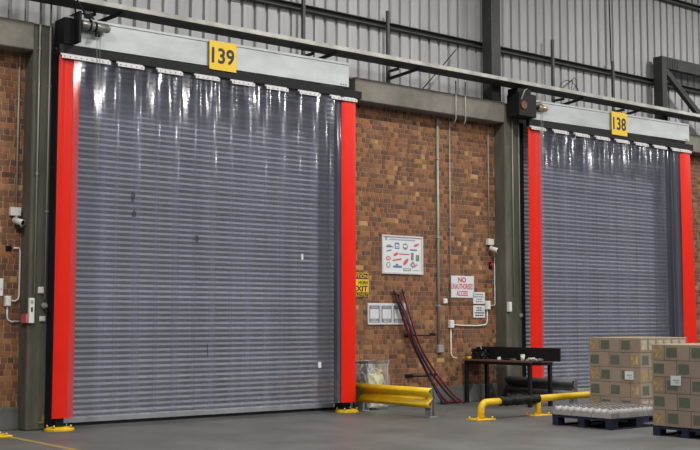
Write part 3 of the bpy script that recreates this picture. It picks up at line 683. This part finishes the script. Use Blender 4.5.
# ------------------------------------------------------------------ barriers
def wbeam(x, ya, yb_, z0, z1, label, m, mp, posts):
    """corrugated guard rail running away from the wall, its ribs facing -x"""
    t = thing('guard_rail', (x, (ya+yb_)/2, 0), label, 'guard rail')
    h = z1-z0; pr = [(0.0,0.0),(-0.03,.03),(-0.075,.12),(-0.08,.22),(-0.03,.38),(0.0,.44),(0.0,.56),(-0.03,.62),(-0.08,.78),(-0.075,.88),(-0.03,.97),(0.0,1.0)]
    pr = [(x+a, z0+b*h) for a, b in pr]; th = 0.006; k = len(pr)
    mb = MB()
    for y in (ya, yb_):
        for (a, b) in pr: mb.v.append(Vector((a, y, b)))
        for (a, b) in pr: mb.v.append(Vector((a+th, y, b)))
    for o, fl in ((0, 0), (k, 1)):
        for i in range(k-1):
            mb.f.append((o+i, o+i+1, 2*k+o+i+1, 2*k+o+i)); mb.sm.append(True)
    for i in range(k-1):
        for e in (0, 2*k): mb.f.append((e+i, e+i+1, e+k+i+1, e+k+i)); mb.sm.append(False)
    for i in (0, k-1): mb.f.append((i, k+i, 3*k+i, 2*k+i)); mb.sm.append(False)
    mb.build('rail_beam', M[m], t)
    for py in posts:
        p = MB().box(x+0.008, x+0.014, py-0.06, py+0.06, 0.012, z1-0.03).box(x+0.014, x+0.09, py-0.004, py+0.004, 0.012, z1-0.03).box(x+0.09, x+0.096, py-0.06, py+0.06, 0.012, z1-0.03).build('post', M[mp], t)
        MB().cbox(x-0.03, x+0.13, py-0.09, py+0.09, 0, 0.012, 0.003).build('foot_plate', M[mp], p)
        MB().tube([(x-0.03, py, (z0+z1)/2), (x+0.012, py, (z0+z1)/2)], 0.014, 8).build('bolt', M['gpost'], p)
    return t
wbeam(5.30, 0.24, -1.55, 0.14, 0.44, 'bright yellow corrugated guard rail by the bin', 'yellow', 'gpost', (-1.44, 0.15))
wbeam(8.78, 0.22, -1.34, 0.14, 0.45, 'dark grey corrugated guard rail under the black bench', 'gbarrier', 'gpost', (-1.26, 0.12))
# yellow pipe barrier
pbx = thing('pipe_barrier', (7.4, -2.25, 0), 'low yellow pipe barrier with a black padded section', 'barrier')
yy = -2.25; zc = 0.25; R = 0.12
path = [(5.61, yy, 0.02)] + arc(5.61+R, zc-R, R, 180, 90, 7, yy) + [(6.02, yy, 0.252)]
MB().tube(path, 0.052, 16).build('pipe', M['yellow'], pbx)
MB().tube([(6.80, yy, 0.258), (8.0, yy, 0.27)] + arc(9.2-R, 0.27-R, R, 90, 0, 7, yy) + [(9.2, yy, 0.02)], 0.052, 16).build('pipe', M['yellow'], pbx)
MB().tube([(6.84, yy, 0.02), (6.84, yy, 0.24)], 0.046, 14).build('leg', M['yellow'], pbx)
pp = [(6.0+0.84*i/20, yy+0.006*math.sin(i*1.7), 0.249+0.008*math.sin(i*1.1)) for i in range(21)]
MB().tube(pp, [0.066+0.009*math.sin(i*2.3)+0.006*random.random() for i in range(21)], 12).build('black_padding', M['black'], pbx)
for bx_ in (5.61, 6.84, 9.2):
    pl = MB().cbox(bx_-0.19, bx_+0.19, yy-0.12, yy+0.12, 0, 0.018, 0.004).build('base_plate', M['yellow'], pbx)
    for sx in (-0.15, 0.15):
        for sy in (-0.085, 0.085): MB().tube([(bx_+sx, yy+sy, 0.015), (bx_+sx, yy+sy, 0.05)], 0.014, 8).build('bolt', M['yellow'], pl)

# ------------------------------------------------------------------ bin with a clear bag
bn = thing('waste_bin', (5.66, 0.30, 0), 'wire frame bin with a clear plastic bag behind the yellow rail', 'bin')
bx0, bx1, by0, by1, bz = 5.46, 5.86, 0.14, 0.46, 0.76
MB().tube([(bx0,by0,bz),(bx1,by0,bz),(bx1,by1,bz),(bx0,by1,bz),(bx0,by0,bz)], 0.016, 8).build('rim', M['black'], bn)
for (x, y) in ((bx0,by0),(bx1,by0),(bx1,by1),(bx0,by1)): MB().tube([(x,y,0.0),(x,y,bz)], 0.010, 6).build('leg', M['gpost'], bn)
def crumple(x0, x1, y0, y1, z0, z1, amp, seed, m, nm, parent, cuts=7, open_top=False):
    r = random.Random(seed); bm = bmesh.new(); bmesh.ops.create_cube(bm, size=1)
    bmesh.ops.subdivide_edges(bm, edges=list(bm.edges), cuts=cuts, use_grid_fill=True)
    if open_top: bmesh.ops.delete(bm, geom=[f for f in bm.faces if f.calc_center_median().z > 0.499], context='FACES')
    for v in bm.verts:
        c = v.co; q = 1.0-0.10*(0.5-c.z)
        v.co = Vector(((x0+x1)/2+c.x*(x1-x0)*q, (y0+y1)/2+c.y*(y1-y0)*q, (z0+z1)/2+c.z*(z1-z0)))
        v.co += Vector((r.uniform(-1,1), r.uniform(-1,1), r.uniform(-.5,.8)))*amp
    return MB().bm(bm).build(nm, m, parent)
crumple(bx0-0.03, bx1+0.03, by0-0.03, by1+0.03, 0.04, bz+0.03, 0.018, 4, M['bag'], 'bag', bn, open_top=True)
crumple(bx0+0.05, bx1-0.06, by0+0.02, by1-0.05, 0.06, 0.56, 0.035, 9, M['paper'], 'rubbish', bn, cuts=5)
crumple(bx0+0.16, bx1-0.06, by0+0.06, by1-0.1, 0.48, 0.66, 0.03, 11, M['palew'], 'rubbish', bn, cuts=3)
crumple(bx0+0.03, bx0+0.13, by0+0.05, by1-0.1, 0.48, 0.72, 0.03, 12, M['signw'], 'rubbish', bn, cuts=3)

# ------------------------------------------------------------------ black bench with clutter
tb = thing('work_bench', (8.25, -0.35, 0), 'black steel bench with a brown top and black back board', 'bench')
MB().cbox(7.92, 8.52, -1.12, 0.50, 0.735, 0.765, 0.004).build('top', M['wood'], tb)
MB().box(7.94, 7.97, -1.10, 0.46, 0.69, 0.735).box(8.47, 8.50, -1.10, 0.46, 0.69, 0.735).box(7.97, 8.47, -1.10, -1.07, 0.69, 0.735).box(7.97, 8.47, 0.43, 0.46, 0.69, 0.735).build('frame', M['black'], tb)
for (x, y) in ((7.97, 0.43), (8.47, 0.43), (7.97, -1.06), (8.47, -1.06)):
    MB().cbox(x-0.03, x+0.03, y-0.03, y+0.03, 0, 0.70, 0.004).build('leg', M['black'], tb)
mb = MB().box(8.22, 8.245, -1.50, 0.46, 0.766, 0.985); mb.build('back_board', M['black'], tb)
def small(nm, lab, cat, parts):
    x, y, z = parts[0][0]; t = thing(nm, (x, y, z), lab, cat)
    for (p, q, mb, m) in [(a, b, c, d) for a, b, c, d in parts]: mb.build(q, M[m], t)
c = (8.06, -0.82, .765)
small('cup', 'white cup standing on the black bench', 'cup', [(c, 'body', MB().tube([(8.06,-0.82,.765),(8.06,-0.82,.86)], [.030,.040], 12), 'white'), (c, 'lid', MB().tube([(8.06,-0.82,.86),(8.06,-0.82,.872)], .042, 12), 'white')])
c = (8.02, 0.42, .765)
small('yellow_tape_roll', 'small yellow tape roll at the wall end of the bench', 'tape', [(c, 'roll', MB().tube([(8.02,.42,.765),(8.02,.42,.81)], .045, 14), 'yellow'), (c, 'core', MB().tube([(8.02,.42,.81),(8.02,.42,.813)], .025, 12), 'tan')])
c = (8.08, 0.16, .765)
tt = thing('black_bag', c, 'crumpled black bag at the wall end of the bench', 'bag'); crumple(8.02, 8.20, 0.10, 0.38, .77, .93, .025, 21, M['black'], 'sack', tt, cuts=4); MB().tube([(8.08,.16,.92),(8.08,.2,.99),(8.08,.3,.98),(8.08,.33,.92)], .010, 6).build('handle', M['greyp'], tt)
c = (8.05, -0.28, .765)
small('white_block', 'small white block on the middle of the bench', 'block', [(c, 'body', MB().cbox(8.02,8.08,-0.30,-0.26,.765,.81,.006), 'white'), (c, 'tip', MB().cbox(8.03,8.07,-0.295,-0.265,.81,.82,.002), 'greyp')])
c = (8.05, -0.48, .765)
small('hand_tool', 'dark hand tool lying along the bench', 'tool', [(c, 'handle', MB().tube([(8.05,-.36,.785),(8.05,-.54,.785)], .018, 8), 'black'), (c, 'shaft', MB().tube([(8.05,-.54,.785),(8.04,-.68,.785)], .008, 8), 'gpost')])
c = (8.06, -1.05, .765)
tt = thing('grey_rag', c, 'crumpled pale rag near the front end of the bench', 'rag'); crumple(7.97, 8.16, -1.20, -0.96, .768, .80, .012, 31, M['tray_card'], 'cloth', tt, cuts=4); crumple(8.0, 8.08, -1.08, -1.0, .795, .82, .008, 32, M['white'], 'fold', tt, cuts=2)

# ------------------------------------------------------------------ pallets and cartons
def pallet(x0, y1, nxl, nyl, h, label):
    """blue wooden pallet: bottom boards, blocks, deck boards; x0..x0+nxl, y1-nyl..y1"""
    t = thing('pallet', (x0+nxl/2, y1-nyl/2, 0), label, 'pallet'); y0 = y1-nyl; b = 0.018
    for i in range(3):
        yc = y0+0.05+(nyl-0.10)*i/2
        MB().box(x0, x0+nxl, yc-0.05, yc+0.05, 0, b).build('bottom_board', M['blue'], t)
        for k in range(3):
            xc = x0+0.07+(nxl-0.14)*k/2; MB().box(xc-0.07, xc+0.07, yc-0.05, yc+0.05, b, h-2*b).build('block', M['blue'], t)
    for k in range(3):
        xc = x0+0.07+(nxl-0.14)*k/2; MB().box(xc-0.07, xc+0.07, y0, y1, h-2*b, h-b).build('stringer_board', M['blue'], t)
    for i in range(7):
        yc = y0+0.05+(nyl-0.10)*i/6; MB().box(x0, x0+nxl, yc-0.055, yc+0.055, h-b, h).build('deck_board', M['blue'], t)
    return t
PH = 0.125
pallet(5.80, -3.45, 1.20, 1.02, 0.15, 'low blue pallet carrying a single layer of wrapped cans')
pallet(7.05, -3.08, 1.13, 0.95, PH, 'blue pallet under the rear stack of cartons')
pallet(5.69, -5.21, 1.13, 0.95, PH, 'blue pallet under the front stack of cartons at the right edge')
LB, SB = 0.364, 0.19
mcache = {}
def carton_mesh(dx, dy, h):
    k = ('c', dx, dy, round(h, 3))
    if k not in mcache: mcache[k] = MB().cbox(-dx/2, dx/2, -dy/2, dy/2, 0, h, 0.005).mesh('body', M['carton'])
    return mcache[k]
def print_mesh(kind, w_, h_, axis):
    k = (kind, round(w_, 3), round(h_, 3), axis)
    if k not in mcache:
        mb = MB().box(-0.0015, 0.0015, -w_/2, w_/2, -h_/2, h_/2) if axis == 'x' else MB().box(-w_/2, w_/2, -0.0015, 0.0015, -h_/2, h_/2)
        mcache[k] = mb.mesh(kind, M[{'green_print': 'green', 'picture_print': 'art', 'pale_print': 'palew', 'tape': 'tan'}[kind]])
    return mcache[k]
ROW = ['bottom', 'fourth', 'third', 'second', 'top']
def stack(x0, y1, z0, lh, where, group):
    n = 5; nt = 3
    for l in range(n):
        z = z0+l*lh; A = (n-1-l) % 2 == 0; y = y1
        seq = ['S', 'L', 'L'] if A else ['L', 'L', 'S']
        for si, s in enumerate(seq):
            wd = SB if s == 'S' else LB; yc = y-wd/2-0.002; y -= wd+0.006
            for tl in range(nt):
                subs = [(0, LB)] if s == 'S' else [(0, LB/2-0.001), (LB/2+0.001, LB/2-0.001)]
                for bi, (ox, dx) in enumerate(subs):
                    face = tl == 0 and bi == 0; side = si == 2; top = l == n-1
                    if not (face or side or top): continue
                    xa = x0+tl*(LB+0.006)+ox; xc = xa+dx/2; row = ROW[l]
                    ORD = ('first', 'second', 'third', 'fourth', 'fifth', 'sixth'); col = ORD[tl*2+bi]
                    if face:
                        kd = 'picture printed carton' if s == 'S' else 'green square carton'
                        lab = '%s, %s row, %s on the left face of the %s' % (kd, row, ('leftmost', 'middle', 'rightmost')[si], where)
                    elif side: lab = 'carton in %s row, %s back along right face of the %s' % (row, col, where)
                    else: lab = 'top layer carton, %s column, %s back from left face of the %s' % (('left', 'middle', 'right')[si], col, where)
                    g = None
                    t = thing('carton', (xc, yc, z), lab, 'carton', g or 'cartons of the ' + group)
                    h = lh-0.004
                    inst('body', carton_mesh(round(dx-0.004, 3), round(wd-0.002, 3), h), t, (xc, yc, z))
                    if top: inst('tape', print_mesh('tape', 0.05, dx-0.02 if s == 'S' else 0.0501, 'x'), t, (xc, yc, z+h)).rotation_euler = (0, math.pi/2, 0)
                    if face:
                        if s == 'L': inst('green_print', print_mesh('green_print', 0.155, h*0.62, 'x'), t, (xa-0.0005+0.002, yc+wd/2-0.105, z+h*0.5))
                        else:
                            inst('picture_print', print_mesh('picture_print', 0.13, h*0.66, 'x'), t, (xa+0.0015, yc+0.005, z+h*0.5))
                            if not A: inst('pale_print', print_mesh('pale_print', 0.035, h*0.5, 'x'), t, (xa+0.0005, yc-0.03, z+h*0.5))
                    if side:
                        ye = yc-wd/2+0.0015
                        if s == 'L': inst('picture_print', print_mesh('picture_print' if l % 4 else 'pale_print', dx*0.72, h*0.66, 'y'), t, (xc, ye, z+h*0.5))
                        else: inst('green_print', print_mesh('green_print', 0.15, h*0.62, 'y'), t, (xc-0.07, ye, z+h*0.5))
    # thin stretch film wound round the stack
    W_, D_ = nt*(LB+0.006), 2*LB+SB+0.016; e = 0.007; zt = z0+n*lh
    mb = MB(); P = [(x0-e, y1+e), (x0-e, y1-D_-e), (x0+W_+e, y1-D_-e), (x0+W_+e, y1+e)]
    r = random.Random(int(x0*10)); nz = 16; ns = 12
    ring = []
    for j in range(nz+1):
        row = []
        for s_ in range(4):
            a, b = P[s_], P[(s_+1) % 4]
            for q in range(ns):
                u = q/ns; nx_, ny_ = b[1]-a[1], -(b[0]-a[0]); ln = math.hypot(nx_, ny_)
                k = r.uniform(-.0015, .003); row.append(Vector((a[0]+(b[0]-a[0])*u-nx_/ln*k, a[1]+(b[1]-a[1])*u-ny_/ln*k, z0+0.002+(zt-z0-0.002)*j/nz)))
        ring.append(row)
    N_ = 4*ns
    for row in ring: mb.v += row
    for j in range(nz):
        for i in range(N_):
            mb.f.append((j*N_+i, j*N_+(i+1) % N_, (j+1)*N_+(i+1) % N_, (j+1)*N_+i)); mb.sm.append(False)
    mb.build('stretch_film', M['film'], label='clear stretch film wound round the %s' % where, cat='film')
stack(7.05, -3.08, PH, 0.215, 'rear stack', 'rear carton stack')
stack(5.69, -5.21, PH, 0.205, 'front stack', 'front carton stack')
for (x, y, z, lab) in ((7.05, -3.82, 0.66, 'white paper label on the rear carton stack'), (5.69, -5.58, 0.70, 'white paper label on the front carton stack')):
    t = thing('paper_label', (x-0.015, y, z-0.07), lab, 'label')
    MB().box(x-0.018, x-0.015, y-0.075, y+0.075, z-0.06, z+0.06).build('paper', M['signw'], t)
    MB().box(x-0.0195, x-0.018, y-0.05, y+0.04, z-0.002, z+0.008).box(x-0.0195, x-0.018, y-0.05, y+0.01, z-0.03, z-0.022).build('print_lines', M['logo_k'], t, kind='stuff')
# low pallet load: shrink wrapped trays of tins
def can_mesh():
    mb = MB(); lid = []
    for i in range(4):
        for j in range(3):
            x, y = -0.1425+0.095*i, -0.11+0.11*j
            mb.tube([(x, y, 0.012), (x, y, 0.115)], 0.044, 10)
    return mb.mesh('cans', M['can'])
def lid_mesh():
    mb = MB()
    for i in range(4):
        for j in range(3):
            x, y = -0.1425+0.095*i, -0.11+0.11*j
            mb.tube([(x, y, 0.115), (x, y, 0.124)], 0.024, 10)
    return mb.mesh('lids', M['lid'])
cme, lme = can_mesh(), lid_mesh()
tme = MB().box(-0.194, 0.194, -0.163, 0.163, 0, 0.012).box(-0.194, -0.190, -0.163, 0.163, 0.012, 0.06).box(0.190, 0.194, -0.163, 0.163, 0.012, 0.06).box(-0.19, 0.19, -0.163, -0.159, 0.012, 0.06).box(-0.19, 0.19, 0.159, 0.163, 0.012, 0.06).mesh('card_tray', M['tray_card'])
wme = MB().cbox(-0.1955, 0.1955, -0.1645, 0.1645, 0.003, 0.132, 0.012).mesh('shrink_wrap', M['wrapf'])
ROWN = ['at the wall side', 'in the middle', 'at the near side']; CN = ['left', 'centre', 'right']
for i in range(3):
    for j in range(3):
        x, y = 5.80+0.20+i*0.40, -3.45-0.17-j*0.34
        t = thing('can_tray', (x, y, 0.15), 'shrink wrapped tray of tins on the low pallet, %s row, %s' % (CN[i], ROWN[j]), 'tray', 'wrapped trays on the low pallet')
        for nm, me in (('card_tray', tme), ('cans', cme), ('lids', lme), ('shrink_wrap', wme)):
            o = inst(nm, me, t, (x, y, 0.15))
            if nm in ('cans', 'lids'): o['kind'] = 'stuff'

# ------------------------------------------------------------------ floor paint and the plate at the left edge
ln = MB().box(-0.76, -0.68, -6.0, -0.30, 0.0, 0.002); ln.build('floor_line', M['yline'], label='worn yellow line painted on the floor at left', cat='floor line')
bp_ = thing('floor_plate', (-0.86, -0.25, 0), 'yellow bolted floor plate at the left edge', 'floor plate')
MB().cbox(-1.08, -0.72, -0.42, -0.10, 0.0, 0.03, 0.008).build('plate', M['yellow'], bp_)
for (x, y) in ((-0.78, -0.36), (-0.78, -0.16), (-1.02, -0.36), (-1.02, -0.16)): MB().tube([(x, y, 0.025), (x, y, 0.06)], 0.015, 8).build('bolt', M['brass'], bp_)
